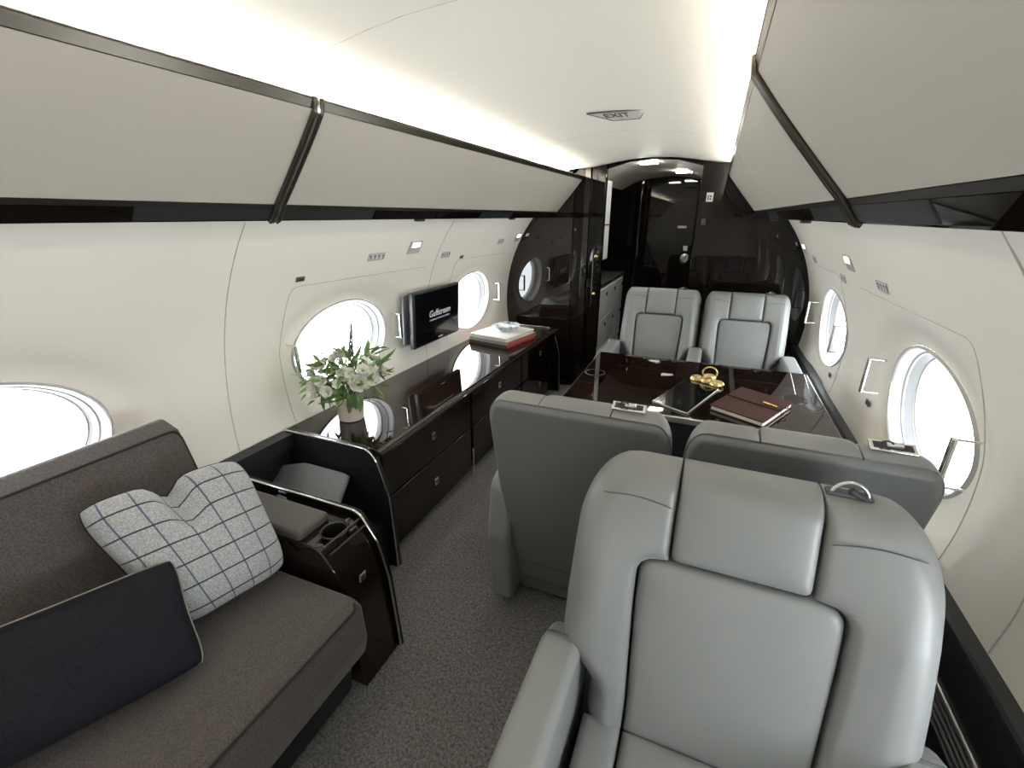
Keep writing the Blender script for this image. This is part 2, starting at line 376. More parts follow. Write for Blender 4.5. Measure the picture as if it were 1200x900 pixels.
# overhead bins
door_p = [(.715, 1.482), (.6655, 1.5385), (.6165, 1.5955), (.568, 1.6535), (.522, 1.712)]
def arc3(p, n=14):
    # smooth polyline through points (Catmull-Rom)
    P = [Vector(q) for q in p]; out = []
    P = [P[0]*2-P[1]]+P+[P[-1]*2-P[-2]]
    for i in range(1, len(P)-2):
        for k in range(n//2):
            t = k/(n//2); a, b, c, d = P[i-1:i+3]
            out.append(tuple(.5*((2*b)+(c-a)*t+(2*a-5*b+4*c-d)*t*t+(3*b-a-3*c+d)*t**3)))
    out.append(tuple(P[-2])); return out
dp = arc3(door_p)
def bin_unit(sx, y0, y1, label, seams=()):
    g = 'overhead bins'
    t = empty('overhead_bin', (sx*.75, y0, 1.48), 0, label, 'bin', g)
    T = Matrix.Translation((-sx*.75, -y0, -1.48))
    def add(o): o.data.transform(T); o.parent = t; return o
    X = lambda pts: [(sx*x, z) for x, z in pts]
    outer = dp; inner = [(x+.016, z+.010) for x, z in dp][::-1]
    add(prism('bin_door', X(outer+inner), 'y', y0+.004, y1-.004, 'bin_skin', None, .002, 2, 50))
    add(prism('bin_shell', X([(.735, 1.486), (.555, 1.696), (.66, 1.696), (.88, 1.52)]), 'y', y0, y1, 'satin_black'))
    add(prism('top_rail', X([(.536, 1.704), (.521, 1.714), (.514, 1.733), (.516, 1.738), (.522, 1.738), (.542, 1.704)]), 'y', y0, y1, 'bronze'))
    add(tube('rail_bead', [(sx*.515, y0, 1.7385), (sx*.515, y1, 1.7385)], .0025, 'chrome', n=8))
    add(prism('bottom_lip', X([(.716, 1.481), (.722, 1.470), (.738, 1.470), (.742, 1.486)]), 'y', y0, y1, 'bronze'))
    for y in seams: add(tube('door_seam', [(sx*(x-.0003), y, z) for x, z in dp], .0015, 'seam', n=6))
    # service strip below the door and the soffit back to the wall
    add(prism('service_strip', X([(.724, 1.471), (.748, 1.436), (.93, 1.441), (.95, 1.50), (.75, 1.52)]), 'y', y0, y1, 'gloss_black'))
    n = max(1, round((y1-y0)/.42)); L = (y1-y0)/n
    for k in range(n):
        a = y0+k*L+.005; b = a+L-.010
        add(prism('service_panel', X([(.722, 1.469), (.742, 1.439), (.748, 1.441), (.728, 1.472)]), 'y', a, b, 'gloss_black' if k % 3 else 'ledge', None, .002, 2))
    for k in range(2): add(rbox('gasper_vent', (.03, .05, .012), (sx*.770, y0+(y1-y0)*(.3+.4*k), 1.432), .004, 'satin_black'))
    return t
SL, SR = 1.065, 1.15
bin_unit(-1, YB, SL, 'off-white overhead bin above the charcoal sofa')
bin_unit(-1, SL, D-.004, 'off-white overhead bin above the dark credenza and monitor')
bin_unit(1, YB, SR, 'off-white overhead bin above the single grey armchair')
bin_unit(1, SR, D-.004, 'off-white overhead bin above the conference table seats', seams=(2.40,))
for sx, y in ((-1, SL), (1, SR)):
    t = empty('bin_divider_rib', (sx*.72, y, 1.48), 0, 'bronze rib between the two overhead bins on the %s side' % ('sofa' if sx < 0 else 'armchair'), 'trim')
    path = [(.514, 1.740)]+[(x-.004, z-.003) for x, z in dp[::-1]]+[(.714, 1.474), (.738, 1.438), (.75, 1.433)]
    for dy, r, mm, nm in ((-.012, .007, 'bronze', 'rib_bar'), (.012, .007, 'bronze', 'rib_bar'), (0, .006, 'chrome', 'rib_bead')):
        o = tube(nm, [(sx*x-sx*.72, dy, z-1.48) for x, z in path], r, mm, t, n=8)
# cove lights behind the top rails
for sx in (-1, 1):
    o = prism('cove_light', [(sx*.590, 1.7035), (sx*.635, 1.7035), (sx*.635, 1.733), (sx*.590, 1.730)], 'y', YB+.05, D-.05, 'cove_glow')
    tag(o, 'warm white cove light strip above the %s side bins' % ('sofa' if sx < 0 else 'armchair'), 'light', 'cove lights')
    struct(sweep_y('trim_%d' % (3 if sx < 0 else 4), [(sx*.528, 1.7355), (sx*.540, 1.703), (sx*.665, 1.703), (sx*.665, 1.79)], YB, D, 'ceiling'))

for sx in (-1, 1):   # downwash strips under the bins grazing the side walls
    o = prism('downwash_light', [(sx*.80, 1.4366), (sx*.84, 1.4372), (sx*.84, 1.4405), (sx*.80, 1.4405)], 'y', YB+.05, D-.06, 'downwash_glow')
    tag(o, 'slim downwash light strip under the %s side bins' % ('sofa' if sx < 0 else 'armchair'), 'light', 'downwash lights')
# exit sign on the ceiling
t = empty('exit_sign', (.05, 2.20, 1.852), 0, 'small exit sign set in the white ceiling', 'sign')
prism('sign_plate', [(-.115, -.085), (-.045, .085), (.065, .085), (.112, -.085)], 'z', -.006, -.001, 'exit_plate', t, .002, 2)
tube('sign_rim', [(x, y, -.004) for x, y in ((-.12, -.09), (-.048, .09), (.068, .09), (.118, -.09))], .0035, 'gasket', t, closed=True, n=6)
text('sign_lettering', 'EXIT', .105, frame((-.010, -.020, -.0068), (1, 0, 0), (0, -1, 0), (0, 0, -1)) @ Matrix.Diagonal((.50, 1.15, 1, 1)), 'ink', t)

# ------------------------------------------------------------------ bulkhead and vestibule
wf = struct(empty('wall_front', (0, D, 0)))
OX = .335
def blk(name, pts, y0, y1, m, bev=.002):
    o = prism(name, pts, 'y', y0-D, y1-D, m, wf, bev, 2); return o
def side_outline(sx, xin):
    pts = [(xin, 0), (1.17, 0)]+[(WX(z)+.005, z) for z in np.linspace(.05, 1.43, 24)]+[(.93, 1.50), (.64, 1.735), (.60, 1.77)]
    pts += [(x, ceil_z(x)-.004) for x in np.linspace(.56, xin, 8)]
    return [(sx*x, z) for x, z in pts]
blk('bulkhead_panel', side_outline(-1, .585), D, D+.05, 'ebony')
blk('bulkhead_panel', side_outline(1, .345), D, D+.05, 'gloss_black')
# left jamb strips
blk('jamb_strip', [(-.585, 0), (-.505, 0), (-.505, ceil_z(.505)-.004), (-.585, ceil_z(.585)-.004)], D+.012, D+.06, 'gloss_black')
blk('jamb_strip', [(-.500, 0), (-.455, 0), (-.455, ceil_z(.455)-.004), (-.500, ceil_z(.5)-.004)], D-.004, D+.06, 'ebony')
blk('jamb_strip', [(-.450, 0), (-.405, 0), (-.405, ceil_z(.405)-.004), (-.450, ceil_z(.45)-.004)], D+.02, D+.06, 'gloss_black')
blk('jamb_strip', [(-.402, 0), (-.332, 0), (-.332, ceil_z(.332)-.004), (-.402, ceil_z(.402)-.004)], D-.012, D+.05, 'gloss_black', .008)
for z in (1.145, .845): lathe('latch_bolt', [(.013, 0), (.013, .004), (.009, .007), (.004, .008)], (0, 0, 0), 'brass', wf, 20).data.transform(Matrix.Translation((-.375, -.012, z)) @ Matrix.Rotation(PI/2, 4, 'X'))
# plates on the right bulkhead
o = rbox('placard', (.045, .004, .06), (.415, -.003, 1.575), .0015, 'sign_plate', wf)
rbox('placard_mark', (.007, .002, .034), (.405, -.0055, 1.572), 0, 'ink', o); rbox('placard_mark', (.012, .002, .012), (.421, -.0055, 1.580), 0, 'ink', o); rbox('placard_mark', (.012, .002, .01), (.421, -.0055, 1.562), 0, 'ink', o)
rbox('switch_plate', (.03, .004, .045), (.395, -.003, 1.41), .0015, 'bronze', wf)
# vestibule beyond
DV = 5.1
vest = struct(mesh('ceiling_vestibule', [(-.46, D+.021, 1.70), (-.33, D+.021, 1.785), (-.17, D+.021, 1.828), (0, D+.021, 1.840), (.17, D+.021, 1.828), (.34, D+.021, 1.785), (.46, D+.021, 1.73)] + [(-.46, DV, 1.70), (-.33, DV, 1.765), (-.17, DV, 1.80), (0, DV, 1.815), (.17, DV, 1.80), (.34, DV, 1.765), (.46, DV, 1.70)],
    [(k, k+1, k+8, k+7) for k in range(6)], 'vestibule', None, True, 60))
struct(sweep_y('wall_vestibule_left', [(-.62, 0), (-.62, 1.70), (-.40, 1.78)], D+.06, DV, 'gloss_black'))
struct(sweep_y('wall_vestibule_right', [(.36, 0), (.36, 1.9)], D+.05, DV, 'gloss_black'))
for x, y in ((-.05, 3.92), (.17, 4.52)):
    o = rbox('downlight', (.13, .05, .012), (x, y, 1.826 if y < 4 else 1.803), .004, 'downlight_glow'); tag(o, 'rectangular downlight in the vestibule ceiling, %s the cabin arch' % ('close behind' if y < 4 else 'farther from'), 'light', 'vestibule downlights')
wb = struct(empty('wall_vestibule_back', (0, DV, 0)))
prism('back_panel', [(-.62, 0), (-.22, 0), (-.22, 1.81), (-.62, 1.70)], 'y', 0, .04, 'gloss_black', wb, .003)
prism('back_panel', [(.29, 0), (.40, 0), (.40, 1.76), (.29, 1.79)], 'y', 0, .04, 'gloss_black', wb, .003)
# rounded pillar beside the door
lathe('pillar', [(.05, 0), (.05, 1.79)], (-.255, 0, 0), 'gloss_black', wb, 32)
dr = struct(empty('door_1', (0, DV, 0)))
prism('door_panel', [(-.205, .01), (.285, .01), (.285, 1.785), (.1, 1.805), (-.205, 1.795)], 'y', .005, .045, 'gloss_black', dr, .004)
o = lathe('lock_rose', [(.05, 0), (.05, .008), (.042, .016), (.030, .018), (.028, .012), (.0, .012)], (0, 0, 0), 'steel', dr, 32, cap=False); o.data.transform(Matrix.Translation((.229, .005, 1.042)) @ Matrix.Rotation(PI/2, 4, 'X'))
rbox('lock_thumb_turn', (.014, .012, .06), (.229, -.010, 1.042), .004, 'chrome', dr, (0, .5, 0))
rbox('key_plate', (.045, .006, .05), (.225, .002, 1.142), .002, 'steel', dr)
rbox('door_placard', (.085, .004, .022), (.17, .003, 1.345), .001, 'sign_plate', dr)
# galley cabinet on the left of the vestibule
gc = empty('galley_cabinet', (-.49, 3.87, 0), 0, 'white galley cabinet with black latches behind the bulkhead', 'cabinet')
rbox('cabinet_body', (.25, 1.17, .85), (.0, .60, .445), .004, 'white_cabinet', gc)
rbox('counter', (.26, 1.19, .02), (.0, .60, .88), .004, 'counter', gc)
rbox('counter_edge', (.006, 1.19, .026), (.1325, .60, .878), .002, 'steel', gc)
for k, (ya, yb) in enumerate(((.04, .40), (.41, .78), (.79, 1.16))):
    for za, zb in ((.58, .85), (.30, .57), (.05, .29)):
        d = rbox('cabinet_drawer', (.010, yb-ya-.01, zb-za-.01), (.128, (ya+yb)/2, (za+zb)/2), .003, 'white_cabinet', gc)
        rbox('latch', (.006, .045, .03), (.135, yb-.06, zb-.07), .002, 'ink', d)
gu = empty('galley_upper_panel', (-.5, 4.0, 1.05), 0, 'white upright galley panel above the counter', 'panel')
rbox('panel_board', (.16, .22, .62), (.06, .02, .36), .004, 'white_cabinet', gu)
rbox('panel_gap', (.004, .22, .012), (.1405, .02, .33), 0, 'ink', gu)
# rear end of the cabin behind the camera
struct(mesh('wall_back', [(-1.2, YB, -.02), (1.2, YB, -.02), (1.2, YB, 1.9), (-1.2, YB, 1.9)], [(0, 1, 2, 3)], 'wall', smooth=False))

# ================================================================== SIDE LEDGE (right) and seat track
t = empty('side_ledge', (1.15, D, 0), 0, 'black side ledge running along the wall below the windows beside the armchairs', 'ledge')
X = lambda pts: [(x-1.15, z) for x, z in pts]
prism('ledge_cap', X([(1.163, .545), (1.163, .562), (1.122, .562), (1.116, .556), (1.116, .545)]), 'y', YB-D+.02, -.004, 'ledge', t, 0)
prism('ledge_face', X([(1.160, .544), (1.118, .544), (1.088, .478), (1.088, .02), (1.160, .02)]), 'y', YB-D+.02, -.004, 'satin_black', t, 0)
for k in range(5):
    z = .462-.018*k
    tube('vent_rib', [(1.085-1.15, YB-D+.05, z), (1.085-1.15, -.3, z)], .0055 if k else .007, 'steel' if k == 0 else 'vent_grey', t, n=8)

# ================================================================== CREDENZA
cz_ = empty('credenza', (-.9, 1.27, 0), 0, 'glossy dark ebony credenza along the wall under the monitor', 'cabinet')
def CX(pts): return [(x+.9, z) for x, z in pts]
Y0, Y1 = 1.27, 3.62
rbox('cabinet_body', (.49, Y1-Y0-.04, .50), (-.02, (Y1-Y0)/2, .29), .003, 'gloss_black', cz_)
prism('plinth', CX([(-1.14, 0), (-.70, 0), (-.70, .045), (-1.14, .045)]), 'y', .02, Y1-Y0-.02, 'satin_black', cz_)
prism('credenza_top', CX(rpoly([(-1.146, .535), (-.630, .535), (-.622, .545), (-.650, .562), (-1.148, .562)], [0, .004, .006, .01, 0])), 'y', .015, Y1-Y0-.015, 'ebony', cz_)
for x, z in ((-.6265, .5535), (-.634, .5585)): tube('edge_bead', [(x+.9, .02, z), (x+.9, Y1-Y0-.02, z)], .0018, 'bronze', cz_, n=8)
bays = [(1.30, 2.065), (2.085, 2.835), (2.845, 3.60)]
for a, b in bays:
    for za, zb, tilt in ((.325, .525, .02), (.055, .315, .0)):
        d = rbox('drawer_front', (.016, b-a-.008, zb-za), (.9-.655-.008+.012, (a+b)/2-Y0, (za+zb)/2), .003, 'ebony', cz_)
        zc = .446 if za > .2 else .19
        l = rbox('latch_plate', (.004, .030, .036), (.9-.640, (a+b)/2-Y0, zc), .0015, 'steel', d)
        rbox('latch_button', (.003, .016, .016), (.9-.637, (a+b)/2-Y0, zc), .001, 'ink', l)
rbox('floor_strip', (.006, .012, .165), (.9-.639, 2.076-Y0, .10), .002, 'steel', cz_)
def end_arch(y, thick, nm, m, r):
    prof = rpoly([(-1.138, .567), (-.665, .567), (-.603, .36), (-.592, .005), (-1.138, .005)], [0, .085, .2, 0, 0], 10)
    prism(nm, CX(prof), 'y', y-Y0, y-Y0+thick, m, cz_, .003, 2)
    return prof
pr = end_arch(Y0, .028, 'end_panel', 'satin_black', 0)
tube('end_trim', [(x+.9, .002, z) for x, z in pr[:-1]], .0048, 'chrome', cz_, n=8)
pr = end_arch(Y1-.03, .028, 'end_panel', 'gloss_black', 0)
tube('end_trim', [(x+.9, Y1-Y0-.03, z) for x, z in pr[:-1]], .004, 'chrome', cz_, n=8)

# pocket between sofa arm and credenza: black ledge with an inclined grey leather pad
t = empty('side_pocket', (-.9, 1.12, 0), 0, 'black side pocket with grey leather pad between sofa arm and credenza', 'pocket')
prism('wall_ledge', [(-1.141+.9, .50), (-1.148+.9, .562), (-1.085+.9, .562), (-1.085+.9, .50)], 'y', -.15, .146, 'satin_black', t, .003)
prism('pocket_back', [(-1.150+.9, .20), (-1.150+.9, .50), (-1.125+.9, .50), (-1.125+.9, .20)], 'y', -.145, .146, 'satin_black', t, .002)
prism('pocket_floor', [(-1.14+.9, .01), (-1.14+.9, .22), (-.63+.9, .22), (-.63+.9, .01)], 'y', -.145, .146, 'satin_black', t, .003)
def inc(p): # (x, s) on the inclined plane
    s = p[1]; return (p[0]+.9, 1.020+.235*s-1.12, .235+.20*s)
outl = rpoly([(-1.15, .0), (-1.15, .86), (-1.02, 1.0), (-.775, 1.0), (-.735, 0.0)], [0, .05, .06, .05, 0], 6)
n = len(outl); nv = Vector((0, -.65, .76))
V = [Vector(inc(p)) for p in outl]+[Vector(inc(p))+nv*.010 for p in outl]+[Vector(inc((p[0]*.965-.033, .5+(p[1]-.5)*.94)))+nv*.016 for p in outl]
F = [tuple(range(n))[::-1]]+[(j*n+k, j*n+(k+1) % n, (j+1)*n+(k+1) % n, (j+1)*n+k) for j in range(2) for k in range(n)]+[tuple(range(2*n, 3*n))]
mesh('leather_pad', V, F, 'leather_inset', t, True, 50)

# ================================================================== SOFA with arm
sf = empty('sofa', (-.7, .77, 0), 0, 'charcoal woven fabric sofa with dark piping along the wall', 'sofa')
SX = lambda pts: [(x+.7, z) for x, z in pts]
L0, L1 = -1.5-.77, .765-.77
prism('sofa_base', SX([(-1.12, .0), (-.42, .0), (-.38, .04), (-.36, .20), (-1.12, .20)]), 'y', L0, L1-.02, 'satin_black', sf, .004)
cush = prism('seat_cushion', SX(rpoly([(-.86, .205), (-.315, .205), (-.297, .28), (-.303, .395), (-.335, .415), (-.86, .405)], [.02, .03, .06, .02, .03, .03])), 'y', L0, L1, 'sofa', sf, .028, 5, 60)
pp = [(-.304+.7, y, .402) for y in np.linspace(L0+.03, L1-.045, 6)]+[Vector(q) for q in bez((-.304+.7, L1-.045, .402), (-.304+.7, L1-.012, .404), (-.35+.7, L1-.012, .405), 6)[1:]]+[(-.80+.7, L1-.012, .404)]
tube('piping', pp, .0035, 'sofa_piping', cush, n=8)
bk = prism('backrest', SX(rpoly([(-.80, .39), (-.945, .838), (-1.01, .862), (-1.06, .845), (-1.02, .39)], [.03, .012, .03, .02, .03])), 'y', L0, L1-.002, 'sofa', sf, .03, 5, 60)
tube('piping', [(-.944+.7, y, .839) for y in np.linspace(L0+.03, L1-.035, 6)]+[Vector(q) for q in bez((-.944+.7, L1-.035, .839), (-.944+.7, L1-.008, .838), (-.936+.7, L1-.006, .80), 6)[1:]]+[(-.82+.7, L1-.006, .44)], .0035, 'sofa_piping', bk, n=8)

ar = empty('sofa_arm_console', (-.7, .88, 0), 0, 'glossy dark arm console with cup holder at the end of the sofa', 'console')
prof = rpoly([(-1.12, .0), (-1.12, .520), (-.475, .520), (-.415, .44), (-.385, .30), (-.362, .0)], [0, 0, .05, .12, .1, 0], 8)
body = prism('console_body', SX(prof), 'y', .785-.88, .952-.88, 'ebony_x', ar, .006, 3)
ct = lathe('cutter', [(.041, -.07), (.041, .05)], (-.490+.7, .872-.88, .520), None, None, 40); ct.parent = ar; bpy.context.view_layer.update(); cut(body, ct)
lathe('cup_insert', [(.0405, .002), (.038, .0), (.037, -.062), (.0, -.062)], (-.490+.7, .872-.88, .520), 'satin_black', ar, 40, cap=False)
tube('cup_ring', [(-.490+.7+.041*math.cos(a), .872-.88+.041*math.sin(a), .5205) for a in np.linspace(0, 2*PI, 41)[:-1]], .002, 'bronze', ar, closed=True, n=8)
rbox('arm_pad', (.40, .125, .036), (-.745+.7, .850-.88, .532), .014, 'leather_pad', ar, seg=4)
for x in (-.455, -.432):
    z = .520 if x < -.45 else .503
    tube('inlay_bead', [(x+.7, .79-.88, z+.004), (x+.7, .945-.88, z+.003)], .003, 'bronze', ar, n=8)
side = rpoly([(-1.14, .0), (-1.14, .541), (-.462, .541), (-.398, .44), (-.368, .30), (-.350, .0)], [0, 0, .06, .12, .1, 0], 8)
prism('side_panel', SX(side), 'y', .953-.88, .974-.88, 'gloss_black', ar, .003, 2)
tube('side_trim', [(x+.7, .955-.88, z+.001) for x, z in side[1:]], .0048, 'chrome', ar, n=8)
q = rbox('latch_plate', (.004, .028, .036), (-.397+.7, .868-.88, .372), .0015, 'steel', ar, (0, .17, 0)); rbox('latch_button', (.004, .016, .018), (-.394+.7, .868-.88, .372), .001, 'ink', q, (0, .17, 0))
tube('panel_inlay', [(x+.7, .782-.88, z) for x, z in rpoly([(-.80, .36), (-.50, .36), (-.455, .20), (-.455, .08)], [0, .06, .05, 0])], .003, 'satin_black', ar, n=6)

# pillows
def pillow(name, c00, c10, c11, c01, T, m, label, dent=0, pipe=None, n=34, wr=0, seed=1, pinch=.035, rc=.10, back=.5):
    """corners: bottom near, bottom far, top far, top near; the front face looks to +x"""
    rnd = random.Random(seed); C = [Vector(c) for c in (c00, c10, c11, c01)]; base = sum(C, Vector())/4
    nrm = ((C[1]-C[0]).cross(C[3]-C[0])).normalized()
    if nrm.x < 0: nrm = -nrm
    root = empty(name, (base.x, base.y, min(c.z for c in C)), 0, label, 'pillow'); org = Vector(root.location)
    ph = [rnd.uniform(0, 6) for _ in range(6)]
    V = []; UV = []; F = []
    def P(u, v, s):
        a, b = u*2-1, v*2-1
        pu = u+(-pinch*(1-b*b)*a*abs(a)**2 if False else 0); 
        aa = a*(1-pinch*(1-b*b)-rc*abs(b)**5); bb = b*(1-pinch*(1-a*a)-rc*abs(a)**5)
        uu, vv = (aa+1)/2, (bb+1)/2
        p = C[0]*(1-uu)*(1-vv)+C[1]*uu*(1-vv)+C[2]*uu*vv+C[3]*(1-uu)*vv
        th = T*(max(0, (1-a*a))**.5*max(0, (1-b*b))**.5)**.60
        if dent:
            g = math.exp(-((a+.02)/.17)**2)*smooth(-.2, 1, b); p = p-Vector((0, 0, 1))*dent*g*(1 if b > .3 else .5); th *= 1-.55*g*smooth(.0, .9, b)
        th += wr*(math.sin(9*a+ph[0]+3*b)*.5+math.sin(14*a-8*b+ph[1])*.3)*(1-a*a)*(1-b*b)
        return p+nrm*(th if s > 0 else -th*back if s < 0 else 0)-org
    for s in (1, -1):
        for j in range(n+1):
            for i in range(n+1):
                u = .5-.5*math.cos(PI*i/n); v = .5-.5*math.cos(PI*j/n); V.append(P(u, v, s)); UV.append((u, v))
    N = (n+1)**2
    for s in (0, 1):
        for j in range(n):
            for i in range(n):
                a = s*N+j*(n+1)+i; F.append((a, a+1, a+n+2, a+n+1))
    me = bpy.data.meshes.new('pillow_cover'); me.from_pydata([tuple(v) for v in V], [], F)
    ul = me.uv_layers.new(name='UVMap')
    for lp in me.loops: ul.data[lp.index].uv = UV[lp.vertex_index]
    bm = bmesh.new(); bm.from_mesh(me); bmesh.ops.remove_doubles(bm, verts=bm.verts, dist=1e-5); bmesh.ops.recalc_face_normals(bm, faces=bm.faces); bm.to_mesh(me); bm.free()
    link('pillow_cover', me, m, root)
    if pipe:
        pts = []
        for k in range(24): pts.append(P(k/24, 0, 0))
        for k in range(24): pts.append(P(1, k/24, 0))
        for k in range(24): pts.append(P(1-k/24, 1, 0))
        for k in range(24): pts.append(P(0, 1-k/24, 0))
        tube('pillow_piping', pts, .0028, pipe, root, closed=True, n=6)
    return root
pillow('throw_pillow', (-.655, .475, .435), (-.585, .765, .435), (-.745, .795, .775), (-.865, .425, .785), .105, 'plaid', 'grey plaid square throw pillow with a dented top edge on the sofa', dent=.05, pipe='sofa_piping', seed=3)
pillow('lumbar_pillow', (-.755, -.06, .425), (-.510, .455, .430), (-.655, .520, .645), (-.855, .0, .665), .09, 'navy', 'dark navy lumbar pillow leaning in front of the plaid one', pipe='navy_piping', wr=.006, seed=5, rc=.045, back=.25)

# ================================================================== SEATS
def poly_dist(px, py, line):
    L = np.array(line); a = L[:-1]; b = L[1:]; d = b-a; q = (d**2).sum(1)+1e-12
    t = ((px[..., None]-a[:, 0])*d[:, 0]+(py[..., None]-a[:, 1])*d[:, 1])/q; t = np.clip(t, 0, 1)
    ex = px[..., None]-(a[:, 0]+t*d[:, 0]); ey = py[..., None]-(a[:, 1]+t*d[:, 1])
    return np.sqrt((ex**2+ey**2).min(-1))
def qr(d, r):
    t = np.clip(d/r, 0, 1); return np.sqrt(np.maximum(0, 1-(1-t)**2))
def ruled(name, xl, xr, v0, v1, edges, H, mapf, m, parent, nu=22, nv=40, rad=(0, 0, 0, 0), r_in=.016, drop=.016, r_out=.05, hb=0., puff=0., puff_r=.06, extra=()):
    """panel between curves xl(v), xr(v); edges 'lrbt' each 'o' (outer, rolls right down) or 'i' (seam); rad = corner radii bl, br, tr, tl"""
    tv = np.linspace(0, 1, nv+1); v = v0+(v1-v0)*(.5-.5*np.cos(PI*tv))*.6+(v1-v0)*tv*.4
    v = v0+(v1-v0)*((v-v0)/(v1-v0))
    v = np.array(sorted(set(np.round(np.concatenate([v, extra]), 6)))); nv = len(v)-1
    def ins(vv, r, end):
        s = (vv-v0) if end == 0 else (v1-vv)
        return np.where(s < r, r-np.sqrt(np.maximum(0, r*r-(r-np.minimum(s, r))**2)), 0.) if r > 0 else 0*vv
    L = np.array([xl(a) for a in v])+ins(v, rad[0], 0)+ins(v, rad[3], 1)
    R = np.array([xr(a) for a in v])-ins(v, rad[1], 0)-ins(v, rad[2], 1)
    tu = np.linspace(0, 1, nu+1); u = (.5-.5*np.cos(PI*tu))*.7+tu*.3
    U = L[:, None]*(1-u)+R[:, None]*u; Vv = np.repeat(v[:, None], nu+1, 1)
    sides = {'l': list(zip(L, v)), 'r': list(zip(R, v)), 'b': [(L[0], v[0]), (R[0], v[0])], 't': [(L[-1], v[-1]), (R[-1], v[-1])]}
    do = np.full(U.shape, 9.); di = np.full(U.shape, 9.)
    for k, e in zip('lrbt', edges):
        d = poly_dist(U, Vv, sides[k])
        if e == 'o': do = np.minimum(do, d)
        else: di = np.minimum(di, d)
    Hh = H(U, Vv) if callable(H) else np.full(U.shape, H)
    dd = np.minimum(do, di)
    h = (Hh-drop*(1-qr(di, r_in))+puff*(1-np.exp(-dd/puff_r)))*qr(do, r_out)
    h = hb+h
    Vt = [mapf(U[j, i], Vv[j, i], h[j, i]) for j in range(nv+1) for i in range(nu+1)]
    F = [(j*(nu+1)+i, j*(nu+1)+i+1, (j+1)*(nu+1)+i+1, (j+1)*(nu+1)+i) for j in range(nv) for i in range(nu)]
    loop = [i for i in range(nu+1)]+[j*(nu+1)+nu for j in range(1, nv+1)]+[nv*(nu+1)+i for i in range(nu-1, -1, -1)]+[j*(nu+1) for j in range(nv-1, 0, -1)]
    b0 = len(Vt); 
    for q in loop:
        j, i = divmod(q, nu+1); Vt.append(mapf(U[j, i], Vv[j, i], hb))
    n = len(loop)
    for k in range(n): F.append((loop[k], loop[(k+1) % n], b0+(k+1) % n, b0+k))
    F.append(tuple(range(b0, b0+n)))
    me = bpy.data.meshes.new(name); me.from_pydata([tuple(map(float, p)) for p in Vt], [], F)
    bm = bmesh.new(); bm.from_mesh(me); bmesh.ops.remove_doubles(bm, verts=bm.verts, dist=2e-5); bmesh.ops.recalc_face_normals(bm, faces=bm.faces); bm.to_mesh(me); bm.free()
    return link(name, me, m, parent, True, 55)

